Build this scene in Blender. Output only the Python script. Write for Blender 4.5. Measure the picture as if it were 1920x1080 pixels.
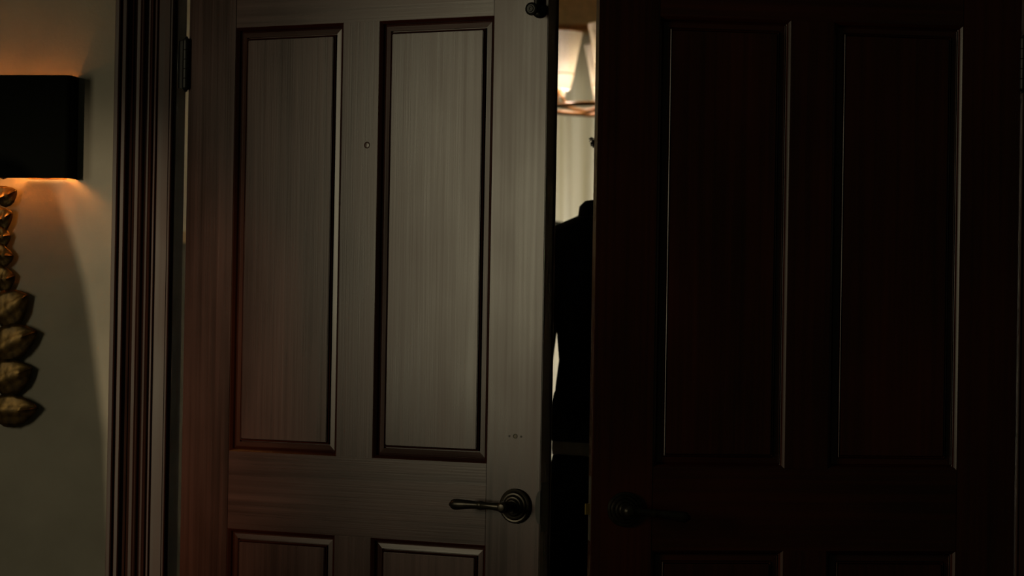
import bpy, bmesh, math, random
from mathutils import Matrix, Vector
random.seed(7)
S = bpy.context.scene
C = S.collection
for o in list(bpy.data.objects):
    bpy.data.objects.remove(o)

# ------------------------------------------------------------------ camera
cam_d = bpy.data.cameras.new('camera')
cam = bpy.data.objects.new('camera', cam_d)
C.objects.link(cam)
cam_d.sensor_width = 36
cam_d.lens = 4694 / 1920 * 36
cam_d.clip_end = 60
cam.matrix_world = (Matrix.Translation((1.4884, -4.826, 1.40)) @ Matrix.Rotation(0.16912, 4, 'Z')
                    @ Matrix.Rotation(math.pi / 2 + 0.0108, 4, 'X') @ Matrix.Rotation(0.0169, 4, 'Z'))
cam_d.dof.use_dof = True
cam_d.dof.focus_distance = 4.75
cam_d.dof.aperture_fstop = 5.0
S.camera = cam

# ------------------------------------------------------------------ world, lights, exposure
w = bpy.data.worlds.new('world')
S.world = w
w.use_nodes = True
w.node_tree.nodes['Background'].inputs[0].default_value = (.90, 1, .60, 1)
w.node_tree.nodes['Background'].inputs[1].default_value = 0.013
S.view_settings.view_transform = 'Standard'
S.view_settings.look = 'None'
S.view_settings.exposure = 0
S.view_settings.gamma = 1
S.view_settings.use_curve_mapping = False


def light(name, kind, loc, power, color, target=None, **kw):
    d = bpy.data.lights.new(name, kind)
    d.energy = power
    d.color = color
    for k, v in kw.items():
        setattr(d, k, v)
    o = bpy.data.objects.new(name, d)
    C.objects.link(o)
    o.location = loc
    if target is not None:
        o.rotation_euler = (Vector(target) - Vector(loc)).to_track_quat('-Z', 'Y').to_euler()
    return o


# daylight coming in by the window of the left wall (front room)
light('window_daylight', 'AREA', (-2.10, -3.0, 1.78), 29, (1, .87, .56), (0, -3.0, 1.78),
      shape='RECTANGLE', size=1.25, size_y=1.36)
# added narrow spot behind the camera, lights the pale strip of sconce wall
light('strip_spot', 'SPOT', (-1.65, -4.83, 1.80), 290, (1, .80, .50), (-0.30, 0, 1.22),
      spot_size=math.radians(15), spot_blend=0.7, shadow_soft_size=0.0045)
# daylight behind the sheer curtains of the back room
light('garden_daylight', 'AREA', (0.5, 6.1, 1.40), 38, (1, .94, .79), (0.5, 0, 1.40),
      shape='RECTANGLE', size=3.4, size_y=1.8)


# ------------------------------------------------------------------ helpers
def link_mesh(name, me, mat, parent=None, smooth=None):
    if mat:
        me.materials.append(mat)
    if smooth is not None:
        for p in me.polygons:
            p.use_smooth = True
        me.set_sharp_from_angle(angle=math.radians(smooth))
    o = bpy.data.objects.new(name, me)
    C.objects.link(o)
    if parent:
        o.parent = parent
    return o


def from_bm(name, bm, mat, parent=None, smooth=None):
    bmesh.ops.recalc_face_normals(bm, faces=bm.faces)
    me = bpy.data.meshes.new(name)
    bm.to_mesh(me)
    bm.free()
    return link_mesh(name, me, mat, parent, smooth)


def from_py(name, v, f, mat, parent=None, smooth=None):
    bm = bmesh.new()
    vs = [bm.verts.new(p) for p in v]
    for q in f:
        try:
            bm.faces.new([vs[i] for i in q])
        except ValueError:
            pass
    return from_bm(name, bm, mat, parent, smooth)


def box(name, lo, hi, mat, parent=None, bevel=0, seg=2):
    bm = bmesh.new()
    bmesh.ops.create_cube(bm, size=1)
    for v in bm.verts:
        v.co = Vector([lo[i] + (hi[i] - lo[i]) * (v.co[i] + .5) for i in range(3)])
    if bevel:
        bmesh.ops.bevel(bm, geom=bm.edges[:], offset=bevel, segments=seg, affect='EDGES')
    return from_bm(name, bm, mat, parent, 35 if bevel else None)


def tag(o, label=None, cat=None, group=None, kind=None):
    if label: o['label'] = label
    if cat: o['category'] = cat
    if group: o['group'] = group
    if kind: o['kind'] = kind
    return o


def empty(name, loc=(0, 0, 0), rz=0):
    o = bpy.data.objects.new(name, None)
    C.objects.link(o)
    o.empty_display_size = .1
    o.location = loc
    o.rotation_euler = (0, 0, rz)
    return o


def lathe(name, prof, mat, parent=None, seg=32, axis='Z', loc=(0, 0, 0), smooth=30):
    """prof = [(radius, height)], turned about the axis; ends closed when radius is 0"""
    v, f = [], []
    n = len(prof)
    for r, h in prof:
        for i in range(seg):
            a = 2 * math.pi * i / seg
            p = (r * math.cos(a), r * math.sin(a), h)
            if axis == '-Y':
                p = (p[0], -p[2], p[1])
            elif axis == 'X':
                p = (p[2], p[0], p[1])
            v.append((p[0] + loc[0], p[1] + loc[1], p[2] + loc[2]))
    for k in range(n - 1):
        for i in range(seg):
            j = (i + 1) % seg
            f.append((k * seg + i, k * seg + j, (k + 1) * seg + j, (k + 1) * seg + i))
    bm = bmesh.new()
    vs = [bm.verts.new(p) for p in v]
    for q in f:
        bm.faces.new([vs[i] for i in q])
    bmesh.ops.remove_doubles(bm, verts=bm.verts, dist=1e-6)
    return from_bm(name, bm, mat, parent, smooth)


def tube(name, pts, radii, mat, parent=None, seg=14, flat=1.0, smooth=50, cap=True):
    """tube along points; radii per point; flat squeezes the second axis"""
    pts = [Vector(p) for p in pts]
    v, f = [], []
    prev = None
    for i, p in enumerate(pts):
        t = (pts[min(i + 1, len(pts) - 1)] - pts[max(i - 1, 0)]).normalized()
        if prev is None:
            a = t.cross(Vector((0, 0, 1)))
            if a.length < .1:
                a = t.cross(Vector((1, 0, 0)))
        else:
            a = prev - t * prev.dot(t)
        a.normalize()
        prev = a
        b = t.cross(a)
        r = radii[i] if hasattr(radii, '__len__') else radii
        for k in range(seg):
            g = 2 * math.pi * k / seg
            v.append(p + a * (r * math.cos(g)) + b * (r * flat * math.sin(g)))
    for i in range(len(pts) - 1):
        for k in range(seg):
            j = (k + 1) % seg
            f.append((i * seg + k, i * seg + j, (i + 1) * seg + j, (i + 1) * seg + k))
    if cap:
        f.append(tuple(range(seg)))
        f.append(tuple(range((len(pts) - 1) * seg, len(pts) * seg)))
    return from_py(name, v, f, mat, parent, smooth)


def loft(name, rings, mat, parent=None, seg=40, power=2.4, wr=0.0, cap=True, smooth=60, solid=0):
    """rings = [(cx, cy, z, a, b)]: superellipse sections stacked in z, wr = fold depth"""
    v, f = [], []
    for k, (cx, cy, z, a, b) in enumerate(rings):
        for i in range(seg):
            g = 2 * math.pi * i / seg
            c, s = math.cos(g), math.sin(g)
            e = 2 / power
            d = 1 + wr * (math.sin(5 * g + 2.3 * k) * .6 + math.sin(9 * g - 1.7 * k) * .4)
            v.append((cx + a * d * math.copysign(abs(c) ** e, c), cy + b * d * math.copysign(abs(s) ** e, s), z))
    for k in range(len(rings) - 1):
        for i in range(seg):
            j = (i + 1) % seg
            f.append((k * seg + i, k * seg + j, (k + 1) * seg + j, (k + 1) * seg + i))
    if cap:
        f.append(tuple(range(seg)))
        f.append(tuple(range((len(rings) - 1) * seg, len(rings) * seg)))
    o = from_py(name, v, f, mat, parent, smooth)
    if solid:
        m = o.modifiers.new('solid', 'SOLIDIFY')
        m.thickness = solid
        m.offset = -1
    return o


def extrude_profile(name, pts2, z0, z1, mat, parent=None, smooth=30):
    """closed polygon in xy extruded from z0 to z1"""
    n = len(pts2)
    v = [(x, y, z0) for x, y in pts2] + [(x, y, z1) for x, y in pts2]
    f = [(i, (i + 1) % n, n + (i + 1) % n, n + i) for i in range(n)]
    f += [tuple(range(n)), tuple(range(n, 2 * n))]
    return from_py(name, v, f, mat, parent, smooth)


# ------------------------------------------------------------------ materials
def mat_new(name):
    m = bpy.data.materials.new(name)
    m.use_nodes = True
    n = m.node_tree.nodes
    return m, n, m.node_tree.links, n['Principled BSDF']


def plain(name, col, rough=.5, metal=0, var=.15, scale=30, spec=.5, bump=0.0, bscale=200):
    m, n, l, b = mat_new(name)
    tc = n.new('ShaderNodeTexCoord')
    ns = n.new('ShaderNodeTexNoise')
    ns.inputs['Scale'].default_value = scale
    ns.inputs['Detail'].default_value = 4
    l.new(tc.outputs['Object'], ns.inputs['Vector'])
    r = n.new('ShaderNodeValToRGB')
    r.color_ramp.elements[0].position = .3
    r.color_ramp.elements[1].position = .7
    r.color_ramp.elements[0].color = [c * (1 - var) for c in col] + [1]
    r.color_ramp.elements[1].color = [min(1, c * (1 + var)) for c in col] + [1]
    l.new(ns.outputs['Fac'], r.inputs['Fac'])
    l.new(r.outputs['Color'], b.inputs['Base Color'])
    b.inputs['Roughness'].default_value = rough
    b.inputs['Metallic'].default_value = metal
    b.inputs['Specular IOR Level'].default_value = spec
    if bump:
        n2 = n.new('ShaderNodeTexNoise')
        n2.inputs['Scale'].default_value = bscale
        n2.inputs['Detail'].default_value = 3
        l.new(tc.outputs['Object'], n2.inputs['Vector'])
        bp = n.new('ShaderNodeBump')
        bp.inputs['Strength'].default_value = bump
        bp.inputs['Distance'].default_value = .002
        l.new(n2.outputs['Fac'], bp.inputs['Height'])
        l.new(bp.outputs['Normal'], b.inputs['Normal'])
    return m


def wood(name, vertical=True, rough=(.22, .34), tint=1.0):
    """dark red mahogany under worn satin varnish; grain along z or x"""
    m, n, l, b = mat_new(name)
    tc = n.new('ShaderNodeTexCoord')
    oi = n.new('ShaderNodeObjectInfo')
    ad = n.new('ShaderNodeVectorMath'); ad.operation = 'ADD'
    sc = n.new('ShaderNodeVectorMath'); sc.operation = 'SCALE'
    sc.inputs[0].default_value = (3.1, 1.7, 5.3)
    l.new(oi.outputs['Random'], sc.inputs['Scale'])
    l.new(tc.outputs['Object'], ad.inputs[0])
    l.new(sc.outputs[0], ad.inputs[1])

    def noise(scl, detail=5):
        mp = n.new('ShaderNodeMapping')
        mp.inputs['Scale'].default_value = scl
        l.new(ad.outputs[0], mp.inputs['Vector'])
        ns = n.new('ShaderNodeTexNoise')
        ns.inputs['Scale'].default_value = 1
        ns.inputs['Detail'].default_value = detail
        l.new(mp.outputs[0], ns.inputs['Vector'])
        return ns.outputs['Fac']
    lo, hi = (1.6, 90) if vertical else (90, 1.6)
    grain = noise((hi, 60, lo) if vertical else (lo, 60, hi) if False else ((hi, 60, lo)))
    fine = noise((hi * 4, 200, lo * 3) if vertical else (hi * 3, 200, lo * 4), 3)
    blot = noise((7, 7, 3.2) if vertical else (3.2, 7, 7), 3)
    r = n.new('ShaderNodeValToRGB')
    r.color_ramp.elements[0].position = .25
    r.color_ramp.elements[1].position = .75
    r.color_ramp.elements[0].color = (.010 * tint, .0026 * tint, .0008 * tint, 1)
    r.color_ramp.elements[1].color = (.066 * tint, .0105 * tint, .0022 * tint, 1)
    mx = n.new('ShaderNodeMath'); mx.operation = 'ADD'
    m1 = n.new('ShaderNodeMath'); m1.operation = 'MULTIPLY'; m1.inputs[1].default_value = .5
    m2 = n.new('ShaderNodeMath'); m2.operation = 'MULTIPLY'; m2.inputs[1].default_value = .5
    l.new(grain, m1.inputs[0]); l.new(blot, m2.inputs[0])
    l.new(m1.outputs[0], mx.inputs[0]); l.new(m2.outputs[0], mx.inputs[1])
    l.new(mx.outputs[0], r.inputs['Fac'])
    l.new(r.outputs['Color'], b.inputs['Base Color'])
    mr = n.new('ShaderNodeMapRange')
    mr.inputs['From Min'].default_value = .3
    mr.inputs['From Max'].default_value = .7
    mr.inputs['To Min'].default_value = rough[0]
    mr.inputs['To Max'].default_value = rough[1]
    l.new(mx.outputs[0], mr.inputs['Value'])
    l.new(mr.outputs['Result'], b.inputs['Roughness'])
    b.inputs['Specular IOR Level'].default_value = .5
    bp = n.new('ShaderNodeBump')
    bp.inputs['Strength'].default_value = .10
    bp.inputs['Distance'].default_value = .0006
    ab = n.new('ShaderNodeMath'); ab.operation = 'ADD'
    l.new(fine, ab.inputs[0]); l.new(grain, ab.inputs[1])
    l.new(ab.outputs[0], bp.inputs['Height'])
    l.new(bp.outputs['Normal'], b.inputs['Normal'])
    return m


W_V = wood('mahogany_upright')
W_H = wood('mahogany_level', False)
W_CAS = wood('mahogany_casing', True, (.44, .58), .8)
W_JAMB = wood('mahogany_jamb', True, (.62, .75), .8)


def plaster(name, c0, c1):
    m, n, l, b = mat_new(name)
    tc = n.new('ShaderNodeTexCoord')
    a = n.new('ShaderNodeTexNoise'); a.inputs['Scale'].default_value = 6; a.inputs['Detail'].default_value = 6
    l.new(tc.outputs['Object'], a.inputs['Vector'])
    r = n.new('ShaderNodeValToRGB')
    r.color_ramp.elements[0].position = .32; r.color_ramp.elements[0].color = (*c0, 1)
    r.color_ramp.elements[1].position = .62; r.color_ramp.elements[1].color = (*c1, 1)
    l.new(a.outputs['Fac'], r.inputs['Fac'])
    l.new(r.outputs['Color'], b.inputs['Base Color'])
    b.inputs['Roughness'].default_value = .75
    n2 = n.new('ShaderNodeTexNoise'); n2.inputs['Scale'].default_value = 90; n2.inputs['Detail'].default_value = 5
    l.new(tc.outputs['Object'], n2.inputs['Vector'])
    bp = n.new('ShaderNodeBump'); bp.inputs['Strength'].default_value = .25; bp.inputs['Distance'].default_value = .0015
    l.new(n2.outputs['Fac'], bp.inputs['Height'])
    l.new(bp.outputs['Normal'], b.inputs['Normal'])
    return m


PLASTER = plaster('beige_plaster', (.265, .245, .20), (.33, .303, .248))
BROWN = plain('brown_paint', (.66, .46, .23), .7)
CREAM = plaster('cream_plaster', (.78, .71, .58), (.86, .80, .67))
DARKWALL = plain('dark_wall', (.10, .08, .05), .7)
FLOOR = plain('dark_floorboards', (.05, .025, .012), .45)
CEIL = plain('ceiling_paint', (.35, .30, .22), .8)
BRONZE = plain('oil_rubbed_bronze', (.035, .030, .022), .33, .7, .4, 60)
BLACK_METAL = plain('black_iron', (.008, .008, .007), .45, .3)
STEEL = plain('worn_steel', (.30, .27, .22), .4, .8)
BRASS = plain('aged_brass', (.40, .27, .08), .35, .9)
GOLD = plain('gilded_leaf', (.095, .056, .015), .40, .7, .7, 45, .5, .12, 160)
SHADE = plain('black_shade_card', (.0025, .0032, .0022), .8, 0, .1, 60, .06)
LINING = plain('gold_shade_lining', (.75, .48, .18), .5, .2)
ORANGE = plain('honey_wood', (.48, .20, .05), .45)
JACKET = plain('black_jacket_cloth', (.010, .010, .010), .7, 0, .3, 25, .25, .5, 60)
SHIRT = plain('slate_shirt_cloth', (.028, .036, .042), .8, 0, .3, 30, .2)
TROUSER = plain('black_trouser_cloth', (.008, .009, .010), .8, 0, .3, 30, .2)
BELT = plain('grey_waistband', (.60, .58, .53), .4)
SKIN = plain('skin', (.42, .24, .16), .5)
HAIR = plain('dark_curly_hair', (.030, .020, .012), .55)
LAMPCARD = plain('dark_green_shade', (.010, .018, .008), .7)
DRAPE = plain('tan_drape_cloth', (.42, .25, .11), .8)
FRAMEW = plain('white_frame_paint', (.6, .57, .5), .5)


def cloth_trans(name, col, tr, mix=.7, clear=0.0):
    m, n, l, b = mat_new(name)
    t = n.new('ShaderNodeBsdfTranslucent'); t.inputs[0].default_value = (*tr, 1)
    d = n.new('ShaderNodeBsdfDiffuse'); d.inputs[0].default_value = (*col, 1)
    tc = n.new('ShaderNodeTexCoord')
    ns = n.new('ShaderNodeTexNoise'); ns.inputs['Scale'].default_value = 1; ns.inputs['Detail'].default_value = 2
    mp = n.new('ShaderNodeMapping'); mp.inputs['Scale'].default_value = (16, 1, .6)
    l.new(tc.outputs['Object'], mp.inputs['Vector']); l.new(mp.outputs[0], ns.inputs['Vector'])
    r = n.new('ShaderNodeValToRGB')
    r.color_ramp.elements[0].position = .35; r.color_ramp.elements[0].color = (*[tr[0] * .62, tr[1] * .58, tr[2] * .46], 1)
    r.color_ramp.elements[1].position = .65; r.color_ramp.elements[1].color = (*tr, 1)
    l.new(ns.outputs['Fac'], r.inputs['Fac']); l.new(r.outputs['Color'], t.inputs[0])
    mx = n.new('ShaderNodeMixShader'); mx.inputs[0].default_value = mix
    l.new(d.outputs[0], mx.inputs[1]); l.new(t.outputs[0], mx.inputs[2])
    out = n['Material Output']
    last = mx
    if clear:
        tp = n.new('ShaderNodeBsdfTransparent')
        m2 = n.new('ShaderNodeMixShader'); m2.inputs[0].default_value = clear
        l.new(mx.outputs[0], m2.inputs[1]); l.new(tp.outputs[0], m2.inputs[2])
        last = m2
    l.new(last.outputs[0], out.inputs['Surface'])
    n.remove(b)
    return m


SHEER = cloth_trans('sheer_curtain_cloth', (.55, .5, .42), (.85, .80, .66), .75)
GLASS_SHADE = cloth_trans('frosted_shade', (.66, .63, .60), (.80, .75, .70), .62)


def emit(name, col, k):
    m, n, l, b = mat_new(name)
    b.inputs['Base Color'].default_value = (*col, 1)
    b.inputs['Emission Color'].default_value = (*col, 1)
    b.inputs['Emission Strength'].default_value = k
    return m


BULB = emit('lit_bulb_warm', (1, .42, .11), 108)
BULB2 = emit('lit_bulb_soft', (1, .90, .76), 150)
m, n, l, b = mat_new('window_glass')
b.inputs['Base Color'].default_value = (1, 1, 1, 1)
b.inputs['Roughness'].default_value = 0
b.inputs['Transmission Weight'].default_value = 1
b.inputs['IOR'].default_value = 1.02
PANE = m

# ------------------------------------------------------------------ the setting
OP = 1.6344           # clear width between the hinge pins
TH = .053             # wall thickness
WF = .012             # front surface of the wall


def struct(o):
    o['kind'] = 'structure'
    return o


wb = struct(empty('wall_back'))
box('wall_panel', (-2.1, WF, 0), (-.034, WF + TH, 3.0), PLASTER, wb)
box('wall_panel', (OP + .012, WF, 0), (3.6, WF + TH, 3.0), PLASTER, wb)
box('wall_panel', (-.034, WF, 2.16), (OP + .012, WF + TH, 3.0), PLASTER, wb)
struct(box('floor', (-2.6, -6.0, -.05), (3.6, 6.0, 0), FLOOR))

# left wall of the front room with its window
wl = struct(empty('wall_left'))
box('wall_panel', (-2.2, -6, 0), (-2.0, WF, .97), PLASTER, wl)
box('wall_panel', (-2.2, -6, 2.46), (-2.0, WF, 3.0), PLASTER, wl)
box('wall_panel', (-2.2, -6, .97), (-2.0, -3.70, 2.46), PLASTER, wl)
box('wall_panel', (-2.2, -2.30, .97), (-2.0, WF, 2.46), PLASTER, wl)
w1 = struct(empty('window_1', (-2.02, -3.0, .97)))
for (y0, y1, z0, z1) in ((-.70, -.655, 0, 1.49), (.655, .70, 0, 1.49), (-.70, .70, 0, .05), (-.70, .70, 1.44, 1.49)):
    box('window_frame', (-.05, y0, z0), (.03, y1, z1), FRAMEW, w1, .003)

# unseen post added before the spot, outline shaped to cast the curved wall shadow
edge = [(-1.2388, 0), (-1.2388, 1.4773), (-1.2425, 1.542), (-1.2451, 1.5802), (-1.2477, 1.6185), (-1.251, 1.6421), (-1.2542, 1.6642), (-1.2577, 1.6863), (-1.2618, 1.7069), (-1.2665, 1.7223), (-1.2711, 1.735), (-1.2753, 1.7468), (-1.2786, 1.7557), (-1.2841, 1.7646), (-1.291, 1.7705), (-1.2998, 1.7728), (-1.325, 1.7748), (-1.338, 1.7688), (-1.345, 1.7528), (-1.345, 0)]
bm = bmesh.new()
A = [bm.verts.new((x, -3.52, z)) for x, z in edge]
B = [bm.verts.new((x, -3.48, z)) for x, z in edge]
bm.faces.new(A); bm.faces.new(B)
for i in range(len(edge)):
    j = (i + 1) % len(edge)
    bm.faces.new((A[i], A[j], B[j], B[i]))
struct(from_bm('shadow_post', bm, PLASTER))

# back room
wr = struct(empty('wall_rear'))
YB = 5.2
WX0, WX1, WZ0, WZ1 = -1.0, 2.1, .55, 2.38
box('wall_panel', (-2.4, YB, 0), (3.6, YB + .15, WZ0), DARKWALL, wr)
box('wall_panel', (-2.4, YB, WZ1), (3.6, YB + .15, 3.0), BROWN, wr)
box('wall_panel', (-2.4, YB, WZ0), (WX0, YB + .15, WZ1), BROWN, wr)
box('wall_panel', (WX1, YB, WZ0), (3.6, YB + .15, WZ1), BROWN, wr)
struct(box('wall_right', (3.4, WF + TH, 0), (3.55, YB, 3.0), CREAM))
ws = struct(empty('wall_side'))
box('wall_panel', (-1.35, WF + TH, 1.68), (-1.2, YB, 3.0), CREAM, ws)
box('fade_panel', (-1.35, WF + TH, 0), (-1.192, YB, 1.64), DARKWALL, ws)  # added dark panel: downward fade of the light put into the wall colour
box('fade_rail', (-1.35, WF + TH, 1.64), (-1.18, YB, 1.68), BROWN, ws, .006)  # rail added to cap the dark fade panel
struct(box('ceiling', (-2.6, WF, 2.9), (3.6, YB + .2, 3.0), CEIL))
w2 = struct(empty('window_2', (0, YB, 0)))
for x in (WX0, WX0 + 1.04, WX0 + 2.1, WX1 - .06):
    box('window_frame', (x, .02, WZ0), (x + .06, .09, WZ1), FRAMEW, w2, .003)
for z in (WZ0, WZ1 - .06):
    box('window_frame', (WX0, .03, z), (WX1, .08, z + .06), FRAMEW, w2, .003)
for k in range(3):
    x0 = WX0 + .05 + k * 1.05
    box('pane', (x0, .05, WZ0 + .05), (x0 + 1.0, .056, WZ1 - .05), PANE, w2)


# ------------------------------------------------------------------ casing round the doorway
PROF = [(0, 0), (0, .026), (.0015, .029), (.009, .030), (.0115, .028), (.0118, .019), (.0150, .019), (.0153, .025), (.017, .027),
        (.0235, .027), (.0255, .025), (.0262, .013), (.0315, .011), (.0320, .0135), (.0335, .0155), (.0355, .0145), (.0362, .011),
        (.041, .0085), (.0475, .0095), (.0485, .013), (.050, .0145), (.0515, .013), (.0522, .0125), (.0535, .0155), (.0555, .0165),
        (.0575, .015), (.0582, .008), (.0625, .005), (.0675, .006), (.0685, .0115), (.070, .013), (.0712, .0118), (.0730, .0155), (.0748, .0168),
        (.0765, .0155), (.0768, .0095), (.0800, .0095), (.0804, .0165), (.082, .0185), (.0848, .0185), (.0860, .0175), (.0862, .0125), (.0885, .0125),
        (.0888, .0175), (.090, .0185), (.1120, .0185), (.1130, .0165), (.1142, .0165), (.1152, .0190), (.1172, .0195), (.1188, .018), (.1195, .015), (.1198, .0)]


def casing(name, x_out, sign):
    t = struct(empty(name))
    pts = [(x_out + sign * u, WF - h) for u, h in PROF] + [(x_out + sign * .1198, WF + .004), (x_out, WF + .004)]
    extrude_profile('casing_board', pts, 0, 2.28, W_CAS, t, 22)
    xi = x_out + sign * .1195
    xj = -.0265 if sign > 0 else OP + .0016
    xo = -.034 if sign > 0 else OP + .012
    # jamb lining: face towards the opening
    pts = sorted([min(xo, xj), max(xo, xj)])
    box('jamb', (pts[0], WF - .006, 0), (pts[1], WF + TH + .004, 2.15), W_JAMB, t, .0012)
    return t


casing('trim_1', -.1500, 1)
casing('trim_2', OP + .1216, -1)
t3 = struct(empty('trim_3'))
box('head_casing', (-.15, WF - .028, 2.145), (OP + .1245, WF + .003, 2.28), W_CAS, t3, .004)
box('head_jamb', (-.03, WF - .006, 2.128), (OP + .012, WF + TH + .004, 2.16), W_CAS, t3, .001)

# ------------------------------------------------------------------ the two panelled door leaves
DW, DT = .81, .038
ST, PW = .1139, .2499
SX = [0, ST, ST + PW, DW - ST - PW, DW - ST, DW]
Z0, ZB0, ZB1, ZT0, ZT1, Z1 = .012, .26, .9693, 1.1219, 1.9595, 2.122
# moulding section: (inset from the outer edge, depth behind the face of the stile)
MP = [(0, .0003), (.0010, .0009), (.0046, .0046), (.0054, .0058), (.0066, .0108), (.0078, .0120), (.0084, .0116), (.0088, .0104), (.0096, .0101), (.0102, .0108),
      (.0194, .0100), (.0199, .0150), (.0212, .0150), (.0216, .0092), (.0221, .0080), (.0229, .0074), (.0237, .0078), (.0242, .0090), (.0245, .0140), (.0262, .0150)]


def door(name, side):
    d = empty(name)
    d['kind'] = 'structure'

    def bx(nm, s0, s1, z0, z1, y0, y1, mat, bev=.0007):
        a, b_ = sorted((side * s0, side * s1))
        return box(nm, (a, y0, z0), (b_, y1, z1), mat, d, bev)
    bx('stile', SX[0], SX[1], Z0, Z1, 0, DT, W_V, .0012)
    bx('stile', SX[4], SX[5], Z0, Z1, 0, DT, W_V, .0012)
    for z0, z1 in ((Z0, ZB0), (ZB1, ZT0), (ZT1, Z1)):
        bx('rail', SX[1], SX[4], z0, z1, .0002, DT - .0002, W_H)
    for z0, z1 in ((ZB0, ZB1), (ZT0, ZT1)):
        bx('mullion', SX[2], SX[3], z0, z1, .0001, DT - .0001, W_V)
        for a, c in ((SX[1], SX[2]), (SX[3], SX[4])):
            bx('panel', a + .0257, c - .0257, z0 + .0257, z1 - .0257, .0045, DT - .0122, W_V, .0011)
            bx('panel_tongue', a - .0005, c + .0005, z0 - .0005, z1 + .0005, .0155, DT - .0150, W_V, 0)
            cor = [(a, z0), (c, z0), (c, z1), (a, z1)]
            inw = [(1, 1), (-1, 1), (-1, -1), (1, -1)]
            for e in range(4):
                f_ = (e + 1) % 4
                v, fc = [], []
                n_ = len(MP)
                for (u, wd) in MP:
                    for q in (e, f_):
                        v.append((side * (cor[q][0] + inw[q][0] * u), wd, cor[q][1] + inw[q][1] * u))
                for (u, wd) in (MP[-1], MP[0]):
                    for q in (e, f_):
                        v.append((side * (cor[q][0] + inw[q][0] * u), .017, cor[q][1] + inw[q][1] * u))
                tot = n_ + 2
                for k in range(tot):
                    k2 = (k + 1) % tot
                    fc.append((2 * k, 2 * k + 1, 2 * k2 + 1, 2 * k2))
                fc.append(tuple(2 * k for k in range(tot)))
                fc.append(tuple(2 * k + 1 for k in range(tot)))
                from_py('moulding', v, fc, W_H if e in (0, 2) else W_V, d, 14)
    # hinges: a barrel of five knuckles with ball tips, and the leaf let into the edge
    for hz in (1.8435, .66, .16):
        hg = empty('hinge'); hg.parent = d
        for k in range(5):
            lathe('knuckle', [(0, 0), (.0068, 0), (.0072, .0006), (.0072, .0180), (.0068, .0186), (0, .0186)], BLACK_METAL, hg, 20,
                  loc=(-side * .0025, -.0055, hz + k * .0190))
        for zz, sg in ((hz + .0948, 1), (hz, -1)):
            lathe('hinge_tip', [(0, 0), (.0066, 0), (.0070, sg * .0015), (.0045, sg * .004), (.0030, sg * .0055), (.0036, sg * .007), (0, sg * .009)], BLACK_METAL, hg, 16,
                  loc=(-side * .0025, -.0055, zz))
        a, b_ = sorted((-side * .0255, side * .0002))
        box('hinge_leaf', (a, .001, hz), (b_, .004, hz + .095), BLACK_METAL, hg)
    # lever handle with a stepped round rose, on the front face
    hs, hz = (.7600, 1.0462) if side > 0 else (.7480, 1.0445)
    hd = empty('lever_handle'); hd.parent = d
    hd.location = (side * hs, 0, hz)
    lathe('rose', [(0, 0), (.0325, 0), (.0325, .004), (.0315, .0062), (.0290, .0072), (.0265, .0068), (.0255, .0082), (.0240, .0102), (.0215, .0106),
                   (.0200, .0100), (.0190, .0118), (.0172, .0138), (.0152, .0142), (.0138, .0136), (.0128, .0160), (.0110, .0176), (0, .0176)],
          BRONZE, hd, 48, '-Y')
    lathe('neck', [(0, .016), (.0105, .016), (.0098, .022), (.0090, .034), (.0105, .040), (.0112, .047), (.0100, .055), (.0060, .059), (0, .060)],
          BRONZE, hd, 28, '-Y')
    dr = .000 if side > 0 else -.012
    n_ = 16
    pts, rad = [], []
    prf = [(0, .0085), (.012, .0080), (.022, .0068), (.030, .0064), (.040, .0068), (.0445, .0080), (.047, .0084), (.0495, .0078), (.053, .0071), (.062, .0074),
           (.075, .0083), (.088, .0096), (.098, .0104), (.104, .0102), (.108, .0086), (.1095, .0060), (.112, .0052), (.114, .0034), (.1148, .0008)]
    for u, r_ in prf:
        pts.append((-side * u, -.047 - .003 * math.sin(u / .115 * math.pi), dr * u / .115 + .002 * math.sin(u / .115 * 3.1)))
        rad.append(r_)
    tube('lever', pts, rad, BRONZE, hd, 22, 1.0, 40)
    # same handle on the back face
    lathe('rear_rose', [(0, -DT), (.0325, -DT), (.0325, -DT - .006), (.024, -DT - .012), (.011, -DT - .017), (.0095, -DT - .040), (0, -DT - .040)], BRONZE, hd, 32, '-Y')
    tube('rear_lever', [(p[0], DT - p[1], p[2]) for p in pts], rad, BRONZE, hd, 16, 1.0, 40)
    return d


dl = door('door_1', 1)
dl.rotation_euler = (0, 0, -math.radians(18.637))
tag(dl, 'left mahogany panelled door leaf with grey sheen, ajar beside the sconce wall', 'door')
dr_ = door('door_2', -1)
dr_.location = (OP, 0, 0)
dr_.rotation_euler = (0, 0, math.radians(17.442))
tag(dr_, 'right panelled door leaf almost black in shadow, ajar', 'door')

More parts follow.
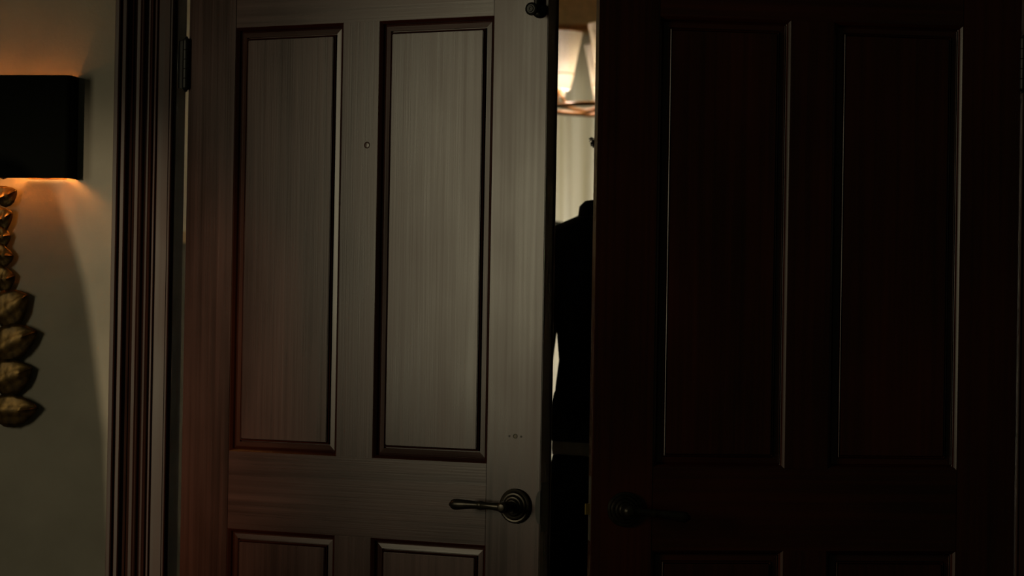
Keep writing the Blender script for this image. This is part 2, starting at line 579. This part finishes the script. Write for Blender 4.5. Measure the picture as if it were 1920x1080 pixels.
# details of the left leaf
sb = empty('surface_bolt'); sb.parent = dl; sb.location = (.7935, 0, 1.9640)
lathe('bolt_base', [(0, 0), (.0135, 0), (.0140, .002), (.0135, .006), (.0105, .010), (.006, .012), (0, .012)], BLACK_METAL, sb, 28, '-Y')
lathe('bolt_knob', [(0, .010), (.0052, .010), (.0048, .020), (.0070, .026), (.0112, .029), (.0124, .033), (.0118, .037), (.0090, .0385), (.0082, .0375), (.0060, .0375),
                    (.0050, .0392), (.0028, .0392), (.0020, .0380), (0, .0380)], BLACK_METAL, sb, 28, '-Y')
tube('bolt_rod', [(0, -.012, -.004), (0, -.012, .14)], .0062, BLACK_METAL, sb, 16)
box('bolt_guide', (-.013, -.020, .045), (.013, 0, .065), BLACK_METAL, sb, .002)
for k, s in enumerate((.7437, .7560, .7684)):
    nm = 'lock_stud' if k == 1 else 'screw_hole'
    if k == 1:
        lathe(nm, [(.0024, 0), (.0046, 0), (.0044, .0012), (.0036, .0012), (.0030, .0003), (0, .0003)], BRONZE, dl, 18, '-Y', (s, 0, 1.1752))
    else:
        lathe(nm, [(.0005, -.004), (.0018, -.004), (.0021, .0002), (.0014, .0003), (.0005, .0001)], BLACK_METAL, dl, 12, '-Y', (s, 0, 1.1750))
sp = empty('strike_plate'); sp.parent = dl
box('plate', (DW - .0004, .002, 1.000), (DW + .0012, .030, 1.092), BLACK_METAL, sp, .0004)
v = [(DW + .0012, 0, 0)]
lip = [(DW + .0014 - .0105 * math.sin(math.pi * k / 14) ** .8, -.0016, 1.0455 - .031 * math.cos(math.pi * k / 14)) for k in range(15)]
vv = lip + [(p[0], .001, p[2]) for p in lip]
n_ = len(lip)
from_py('strike_lip', vv, [tuple(range(n_)), tuple(range(n_, 2 * n_))] + [(k, (k + 1) % n_, n_ + (k + 1) % n_, n_ + k) for k in range(n_)], BLACK_METAL, sp)
lathe('knot', [(0, .0004), (.004, .0005), (.0062, .0001), (.0075, -.0006)], W_V, dl, 20, '-Y', (.4221, 0, 1.7218), 60)
# rebated meeting strip on the back corner of the left leaf
box('meeting_bead', (DW - .004, DT - .002, Z0), (DW + .0022, DT + .002, Z1), W_V, dl, .0008)

# details of the right leaf
lt = empty('latch'); lt.parent = dr_
box('faceplate', (-DW - .0010, .006, .985), (-DW + .0006, .029, 1.104), STEEL, lt, .0004)
extrude_profile('latch_bolt', [(-DW, .010), (-DW - .009, .010), (-DW - .0105, .012), (-DW - .002, .026), (-DW, .026)], 1.0335, 1.0535, BRASS, lt)
for z in (.995, 1.020, 1.068, 1.094):
    lathe('screw', [(0, .0016), (.0020, .0016), (.0036, .0008), (.0038, 0)], STEEL, lt, 14, 'X', (-DW - .0010, .0175, z)).scale = (1, 1, 1)

# ------------------------------------------------------------------ wall sconce
SCX = -.4049
sc = empty('wall_sconce', (SCX, WF, 1.66))
tag(sc, 'black box-shaded wall sconce over gilded metal leaves, glowing warm, left of the doors', 'wall lamp')
R_, H_, D_ = .1715, .2040, .052


def shade_path(off):
    r, w_, d_ = .010, R_ - off, D_ - off
    p = [(w_, 0), (w_, -d_ + r)]
    p += [(w_ - r + r * math.cos(a * math.pi / 12), -d_ + r - r * math.sin(a * math.pi / 12)) for a in range(1, 6)]
    p += [(w_ - r, -d_)]
    return p + [(-x, y) for x, y in reversed(p)]


def shell(name, o0, o1, z0, z1, mat, par):
    A_, B_ = shade_path(o0), shade_path(o1)
    n_ = len(A_)
    v = [(x, y, z) for P in (A_, B_) for z in (z0, z1) for x, y in P]
    f = []
    for i in range(n_ - 1):
        f += [(i, i + 1, n_ + i + 1, n_ + i), (2 * n_ + i, 2 * n_ + i + 1, 3 * n_ + i + 1, 3 * n_ + i),
              (i, i + 1, 2 * n_ + i + 1, 2 * n_ + i), (n_ + i, n_ + i + 1, 3 * n_ + i + 1, 3 * n_ + i)]
    f += [(0, n_, 3 * n_, 2 * n_), (n_ - 1, 2 * n_ - 1, 4 * n_ - 1, 3 * n_ - 1)]
    return from_py(name, v, f, mat, par, 40)


sh = shell('shade', 0, .0018, 0, H_, SHADE, sc)
shell('shade_lining', .0019, .0026, .002, H_ - .002, LINING, sh)
for zz in (0, H_):
    tube('shade_rim', [(x, y, zz) for x, y in shade_path(.0005)], .0014, SHADE, sh, 8)
for sx in (-1, 1):
    sk = empty('lamp_holder'); sk.parent = sc; sk.location = (sx * .112, -.026, .012)
    box('holder_plate', (-.040, .004, -.0135), (.040, .022, -.0105), LINING, sk, .0008)
    lathe('socket', [(0, -.010), (.010, -.010), (.011, .006), (.010, .010), (0, .010)], BRASS, sk, 20)
    lathe('bulb', [(0, .010), (.008, .012), (.011, .024), (.013, .038), (.010, .054), (.004, .066), (0, .069)], BULB, sk, 20)
box('shade_bracket', (-.172, -.028, .1595), (.172, -.024, .1635), BLACK_METAL, sc, .001)
for sx in (-1, 1):
    box('bracket_arm', (sx * .02 - .004, -.026, .1595), (sx * .02 + .004, 0, .1635), BLACK_METAL, sc, .001)
tube('stem', [(-.004, -.012, .12), (-.003, -.012, 0), (.002, -.014, -.15), (-.004, -.012, -.30), (0, -.011, -.40), (.004, -.010, -.50)], [.005, .005, .0045, .004, .0035, .002], BRASS, sc, 10)


def leaf(length, width, seedk):
    """gilded leaf with raised veins, lying along +x from its base, bent and cupped"""
    NU, NV = 12, 8
    v, f = [], []
    for i in range(NU + 1):
        u = i / NU
        wd = width / .42 * max(u, .003) ** .5 * (1 - u) ** .8
        if i == NU: wd = .0004
        for j in range(NV + 1):
            t = j / NV * 2 - 1
            vein = .0030 * abs(math.sin(u * 11 - abs(t) * 3.4)) * (1 - .35 * abs(t)) + .0040 * max(0, 1 - abs(t) * 7)
            cup = -.0035 * t * t * (width / .034) + .003 * math.sin(u * 3.1)
            rag = 1 + .03 * math.sin(u * 46 + seedk)
            v.append((length * u, -.005 - vein - cup * .9 - .003 * math.sin(u * 2.6), wd * t * rag + .005 * math.sin(u * 3 + seedk) * u))
    for i in range(NU):
        for j in range(NV):
            a = i * (NV + 1) + j
            f.append((a, a + 1, a + NV + 2, a + NV + 1))
    return v, f


# (height of the base, length, half width, tilt) seen on the right of the stem, mirrored on its left
leaves = [(.010, .044, .021, .50), (-.045, .050, .023, .50), (-.086, .040, .024, .30), (-.126, .036, .024, .25), (-.160, .040, .025, .2), (-.206, .046, .028, .2),
          (-.284, .088, .040, .52), (-.354, .105, .038, .44), (-.420, .094, .039, .46), (-.470, .100, .034, .05)]
for k, (zb, ln, hw, ti) in enumerate(leaves):
    for sx in (1, -1):
        vv, ff = leaf(ln * (1 if sx > 0 else random.uniform(.9, 1.1)), hw, k * 1.7 + sx)
        o = from_py('leaf', vv, ff, GOLD, sc, 60)
        md = o.modifiers.new('solid', 'SOLIDIFY'); md.thickness = .0012
        o.location = (.004 * sx, -.002, zb + (0 if sx > 0 else .018))
        if sx > 0:
            o.rotation_euler = (.05, -ti, -.07)
        else:
            o.rotation_euler = (0, -ti, .10)
            o.scale = (-1, 1, 1)
            o.rotation_euler = (.05, ti, .07)

# ------------------------------------------------------------------ back room: curtains
def curtain(name, x0, x1, y, z0, z1, mat, amp, wave, seed):
    rnd = random.Random(seed)
    n_ = int((x1 - x0) / wave * 10)
    ph = [rnd.uniform(0, 6) for _ in range(3)]
    v, f = [], []
    zs = [z0 + (z1 - z0) * k / 8 for k in range(9)]
    for k, z in enumerate(zs):
        am = amp * (1.1 - .35 * k / 8)
        for i in range(n_ + 1):
            x = x0 + (x1 - x0) * i / n_
            g = 2 * math.pi * (x + .012 * math.sin(z * 2 + ph[1]) + .02 * math.sin(x * 9 + ph[0])) / wave
            v.append((x, y + am * math.sin(g) + am * .35 * math.sin(g * 2.3 + ph[2]), z))
    for k in range(8):
        for i in range(n_):
            a = k * (n_ + 1) + i
            f.append((a, a + 1, a + n_ + 2, a + n_ + 1))
    return from_py(name, v, f, mat, None, 80)


tag(curtain('sheer_curtain', -1.05, 2.4, 5.02, .03, 2.52, SHEER, .022, .115, 3),
    'pale sheer curtain backlit by daylight, seen through the gap between the doors', 'curtain')
tag(curtain('drape', -.32, -.022, 4.92, .03, 2.52, DRAPE, .03, .16, 5),
    'tan drape at the edge of the pale backlit curtain', 'curtain')
tag(tube('curtain_rod', [(-1.15, 4.97, 2.54), (2.5, 4.97, 2.54)], .014, ORANGE, None, 14), 'wooden curtain rod above the pale sheer curtain', 'curtain rod')

# ------------------------------------------------------------------ chandelier
CH = Vector((.398, 3.564, 0))
ch = empty('chandelier', (CH.x, CH.y, 2.10))
tag(ch, 'chandelier with white cone shades on a honey-brown ring, seen through the door gap', 'chandelier')
RR = .242
v, f = [], []
for i in range(49):
    pass
tube('ring', [(RR * math.cos(2 * math.pi * i / 48), RR * math.sin(2 * math.pi * i / 48), 0) for i in range(49)], .0085, ORANGE, ch, 10)
tube('column', [(0, 0, -.04), (0, 0, .80)], .011, ORANGE, ch, 12)
lathe('ceiling_cup', [(0, .80), (.06, .80), (.055, .775), (.02, .75), (0, .75)], ORANGE, ch, 24)
lathe('finial', [(0, -.10), (.012, -.085), (.022, -.06), (.012, -.04), (0, -.035)], ORANGE, ch, 20)


def shade_at(px, py, dz, scale=1.0):
    cn = [(.048 * scale, .052), (.050 * scale, .060), (.086 * scale, .236), (.088 * scale, .242), (.0865 * scale, .242), (.0485 * scale, .0605), (.0465 * scale, .052)]
    sh_ = lathe('lamp_shade', [(r, z + dz) for r, z in cn] + [(cn[0][0], cn[0][1] + dz)], GLASS_SHADE, ch, 36, loc=(px, py, 0))
    rw = .0605 * scale
    tube('shade_clip', [(px + rw * math.cos(2 * math.pi * i / 28), py + rw * math.sin(2 * math.pi * i / 28), dz + .104) for i in range(29)], .0022, ORANGE, sh_, 6)
    lathe('bulb', [(0, dz + .068), (.012, dz + .070), (.019, dz + .090), (.021, dz + .105), (.015, dz + .125), (.006, dz + .138), (0, dz + .140)], BULB2, ch, 16, loc=(px, py, 0))
    lathe('candle_cup', [(0, dz + .004), (.010, dz + .004), (.012, dz + .030), (.022, dz + .044), (.024, dz + .052), (.010, dz + .054), (.010, dz + .068), (0, dz + .068)], ORANGE, ch, 18, loc=(px, py, 0))


for k in range(6):
    a = math.radians(222.7 + 60 * k)
    px, py = RR * math.cos(a), RR * math.sin(a)
    shade_at(px, py, 0)
    a2 = a + .22
    tube('arm', [(RR * .0 * math.cos(a), RR * .0 * math.sin(a), .02), (RR * .5 * math.cos(a), RR * .5 * math.sin(a), -.012), (RR * math.cos(a), RR * math.sin(a), 0)], .006, ORANGE, ch, 8)
    tube('brace', [(RR * math.cos(a2), RR * math.sin(a2), .002), (RR * math.cos(a + .08), RR * math.sin(a + .08), .045), (px, py, .062)], .006, ORANGE, ch, 8)
shade_at(-.008, -.01, .045)

# floor lamp with a dark shade far behind
fl = empty('floor_lamp', (-.03, 4.0, 0))
tag(fl, 'dark green drum shade floor lamp before the pale curtain, beside the shoulder', 'floor lamp')
lathe('lamp_shade', [(.19, 1.735), (.20, 1.46), (.1985, 1.46), (.1885, 1.735), (.19, 1.735)], LAMPCARD, fl, 40)
lathe('shade_cap', [(0, 1.722), (.187, 1.722), (.187, 1.726), (0, 1.726)], LAMPCARD, fl, 40)
tube('pole', [(0, 0, .02), (0, 0, 1.724)], .010, BLACK_METAL, fl, 14)
lathe('base', [(0, 0), (.15, 0), (.15, .015), (.05, .03), (.012, .05), (0, .05)], BLACK_METAL, fl, 32)

# ------------------------------------------------------------------ person standing behind the gap
PX, PY = .79, .80
me = bpy.data.meshes.new('body')
bv, be, br = [], [], []


def j(p, r, parent=None):
    bv.append((PX + p[0], PY + p[1], p[2])); br.append(r)
    if parent is not None: be.append((parent, len(bv) - 1))
    return len(bv) - 1


pel = j((0, 0, 1.00), .120)
sp1 = j((0, 0, 1.12), .112, pel)
sp2 = j((0, .0, 1.28), .118, sp1)
sp3 = j((0, -.01, 1.45), .125, sp2)
nk0 = j((0, -.01, 1.56), .075, sp3)
nk1 = j((0, .0, 1.64), .056, nk0)
HX = .024
hd0 = j((HX * .7, .015, 1.70), .066, nk1)
hd1 = j((HX, .010, 1.79), .083, hd0)
hd2 = j((HX, .005, 1.855), .066, hd1)
cz = j((HX, .065, 1.705), .032, hd0)
ns = j((HX, .100, 1.775), .014, hd1)
for sx in (-1, 1):
    j((HX + sx * .088, -.005, 1.775), .014, hd1)
    sh0 = j((sx * .12, -.01, 1.535), .062, sp3)
    sh1 = j((sx * .188, 0, 1.53), .052, sh0)
    el = j((sx * .224, -.02, 1.27), .040, sh1)
    fa = j((sx * .245, .03, 1.13), .036, el)
    wr_ = j((sx * .245, .075, 1.03), .025, fa)
    pm = j((sx * .243, .095, .975), .027, wr_)
    for k, (dy, ln) in enumerate(((-.026, .062), (-.009, .074), (.010, .078), (.028, .070))):
        b0 = j((sx * .243, .095 + dy, .945), .0095, pm)
        b1 = j((sx * .238, .100 + dy, .945 - ln * .5), .0088, b0)
        j((sx * .226, .106 + dy, .945 - ln), .0075, b1)
    t0 = j((sx * .228, .135, .975), .0105, pm)
    j((sx * .218, .150, .935), .0085, t0)
    hp = j((sx * .085, 0, .93), .090, pel)
    kn = j((sx * .10, .01, .52), .058, hp)
    an = j((sx * .105, -.02, .10), .040, kn)
    hl = j((sx * .105, -.03, .045), .036, an)
    j((sx * .115, .14, .035), .032, hl)
me.from_pydata(bv, be, [])
person = empty('person', (0, 0, 0))
tag(person, 'person in black jacket with upturned collar and dark trousers standing between the doors', 'person')
body = bpy.data.objects.new('body', me)
C.objects.link(body)
body.parent = person
me.materials.append(SKIN)
sk = body.modifiers.new('skin', 'SKIN')
for i, dta in enumerate(me.skin_vertices[0].data):
    dta.radius = (br[i], br[i])
    dta.use_root = (i == pel)
sk.use_smooth_shade = True
ss = body.modifiers.new('sub', 'SUBSURF'); ss.levels = 2; ss.render_levels = 2


def R5(lst):
    return [(PX + c[0], PY + c[1], c[2], c[3], c[4]) for c in lst]


jk = loft('jacket', R5([(0, 0, 1.163, .158, .118), (0, 0, 1.20, .158, .120), (0, 0, 1.24, .155, .119), (0, 0, 1.30, .151, .122), (0, 0, 1.36, .155, .126), (0, 0, 1.42, .168, .130),
                        (0, -.005, 1.48, .190, .132), (0, -.005, 1.53, .212, .128), (0, -.005, 1.565, .214, .118), (0, -.003, 1.588, .192, .108), (0, 0, 1.604, .163, .100),
                        (0, 0, 1.617, .137, .094), (0, 0, 1.626, .115, .088)]), JACKET, person, 48, 2.3, .012, False, 60, .004)
loft('collar', R5([(0, 0, 1.612, .120, .090), (0, -.002, 1.630, .111, .088), (0, -.004, 1.648, .108, .086), (0, -.006, 1.660, .097, .080), (0, -.006, 1.662, .088, .074), (0, 0, 1.640, .080, .068)]),
     JACKET, jk, 40, 2.2, .008, False, 50, .003)
tube('zip', [(PX - .150, PY + .005, 1.168), (PX - .14, PY - .052, 1.163), (PX - .11, PY - .088, 1.161), (PX - .05, PY - .117, 1.160), (PX + .05, PY - .118, 1.160)], .0016, STEEL, jk, 6)
loft('pocket_flap', [(PX - .060, PY - .112, 1.338, .052, .012), (PX - .060, PY - .117, 1.356, .054, .011), (PX - .060, PY - .118, 1.370, .054, .007)], JACKET, jk, 20, 4)
for sx in (-1, 1):
    pts = [(PX + sx * .178, PY, 1.565), (PX + sx * .205, PY - .004, 1.50), (PX + sx * .210, PY - .012, 1.42), (PX + sx * .214, PY - .02, 1.33), (PX + sx * .223, PY - .02, 1.27),
           (PX + sx * .229, PY, 1.20), (PX + sx * .236, PY + .03, 1.13), (PX + sx * .246, PY + .062, 1.06), (PX + sx * .245, PY + .076, 1.028)]
    rr_ = [.046, .064, .060, .055, .057, .054, .050, .046, .042]
    tube('sleeve', pts, rr_, JACKET, jk, 24, 1.0, 60, False)
loft('shirt', R5([(0, 0, 1.25, .148, .112), (0, 0, 1.225, .160, .1165), (0, 0, 1.17, .168, .1175), (0, 0, 1.145, .169, .122), (0, 0, 1.119, .168, .125), (0, 0, 1.119, .160, .120)]), SHIRT, person, 44, 2.2, .012, False)
loft('waistband', R5([(0, 0, 1.121, .1585, .121), (0, 0, 1.117, .1625, .124), (0, 0, 1.100, .1635, .125), (0, 0, 1.087, .1615, .1235), (0, 0, 1.084, .155, .119)]), BELT, person, 44, 2.2, 0, False)
tr = loft('trousers', R5([(0, 0, 1.09, .160, .122), (0, 0, 1.06, .166, .126), (0, 0, 1.0, .176, .130), (0, 0, .93, .180, .130), (0, 0, .87, .178, .122), (0, 0, .84, .172, .112)]), TROUSER, person, 44, 2.3, .010)
for sx in (-1, 1):
    loft('trouser_leg', R5([(sx * .088, 0, .90, .090, .112), (sx * .092, 0, .75, .084, .098), (sx * .098, .008, .55, .073, .082), (sx * .102, -.004, .35, .066, .074), (sx * .106, -.015, .12, .062, .072),
                            (sx * .106, -.015, .06, .064, .076)]), TROUSER, tr, 32, 2.1, .014)
    loft('shoe', R5([(sx * .112, .045, .0, .050, .145), (sx * .112, .045, .025, .051, .146), (sx * .112, .035, .05, .046, .125), (sx * .110, .0, .085, .042, .070), (sx * .108, -.02, .11, .040, .050)]), BLACK_METAL, person, 28, 2.4)
for sx in (-1, 1):
    lathe('eye', [(0, -.012), (.008, -.009), (.012, 0), (.008, .009), (0, .012)], FRAMEW, person, 14, loc=(PX + HX + sx * .032, PY + .078, 1.785))
# curly hair: a cap of short coiled locks over the skull
hair = loft('hair', R5([(HX, -.030, 1.715, .060, .050), (HX, -.030, 1.74, .076, .068), (HX, -.020, 1.78, .088, .086), (HX, -.012, 1.83, .088, .094), (HX, -.008, 1.87, .076, .082), (HX, -.006, 1.90, .050, .056), (HX, -.006, 1.912, .020, .022)]), HAIR, person, 36, 2.1, .03)
rnd = random.Random(4)
bm = bmesh.new()
for k in range(262):
    th = rnd.uniform(0, 2 * math.pi); u = rnd.uniform(-.75, 1)
    if k >= 240:
        th = math.pi + rnd.uniform(-.25, .25); u = -.20 + rnd.uniform(-.07, .07)
    nx, ny, nz = math.sqrt(1 - u * u) * math.cos(th), math.sqrt(1 - u * u) * math.sin(th), u
    if ny > .45 and nz < .45: continue
    p0 = Vector((PX + HX + nx * .078, PY - .012 + ny * .088, 1.815 + nz * .088))
    nn = Vector((nx, ny, nz)); t1 = nn.cross(Vector((0.3, .2, 1))).normalized(); t2 = nn.cross(t1)
    ph = rnd.uniform(0, 6); rc = rnd.uniform(.003, .0055); tl = rnd.uniform(.010, .018) + (.018 if k >= 240 else 0)
    prev = None
    for i in range(9):
        g = ph + i * 1.15
        c = p0 + nn * (tl * i / 8) + t1 * rc * math.cos(g) + t2 * rc * math.sin(g)
        ring = []
        for q_ in range(4):
            h = q_ * math.pi / 2
            ring.append(bm.verts.new(c + nn * .0016 * math.cos(h) + (t1 * math.cos(g) + t2 * math.sin(g)) * .0016 * math.sin(h)))
        if prev:
            for q_ in range(4):
                bm.faces.new((prev[q_], prev[(q_ + 1) % 4], ring[(q_ + 1) % 4], ring[q_]))
        prev = ring
o = from_bm('curls', bm, HAIR, hair, 80)
o['kind'] = 'stuff'
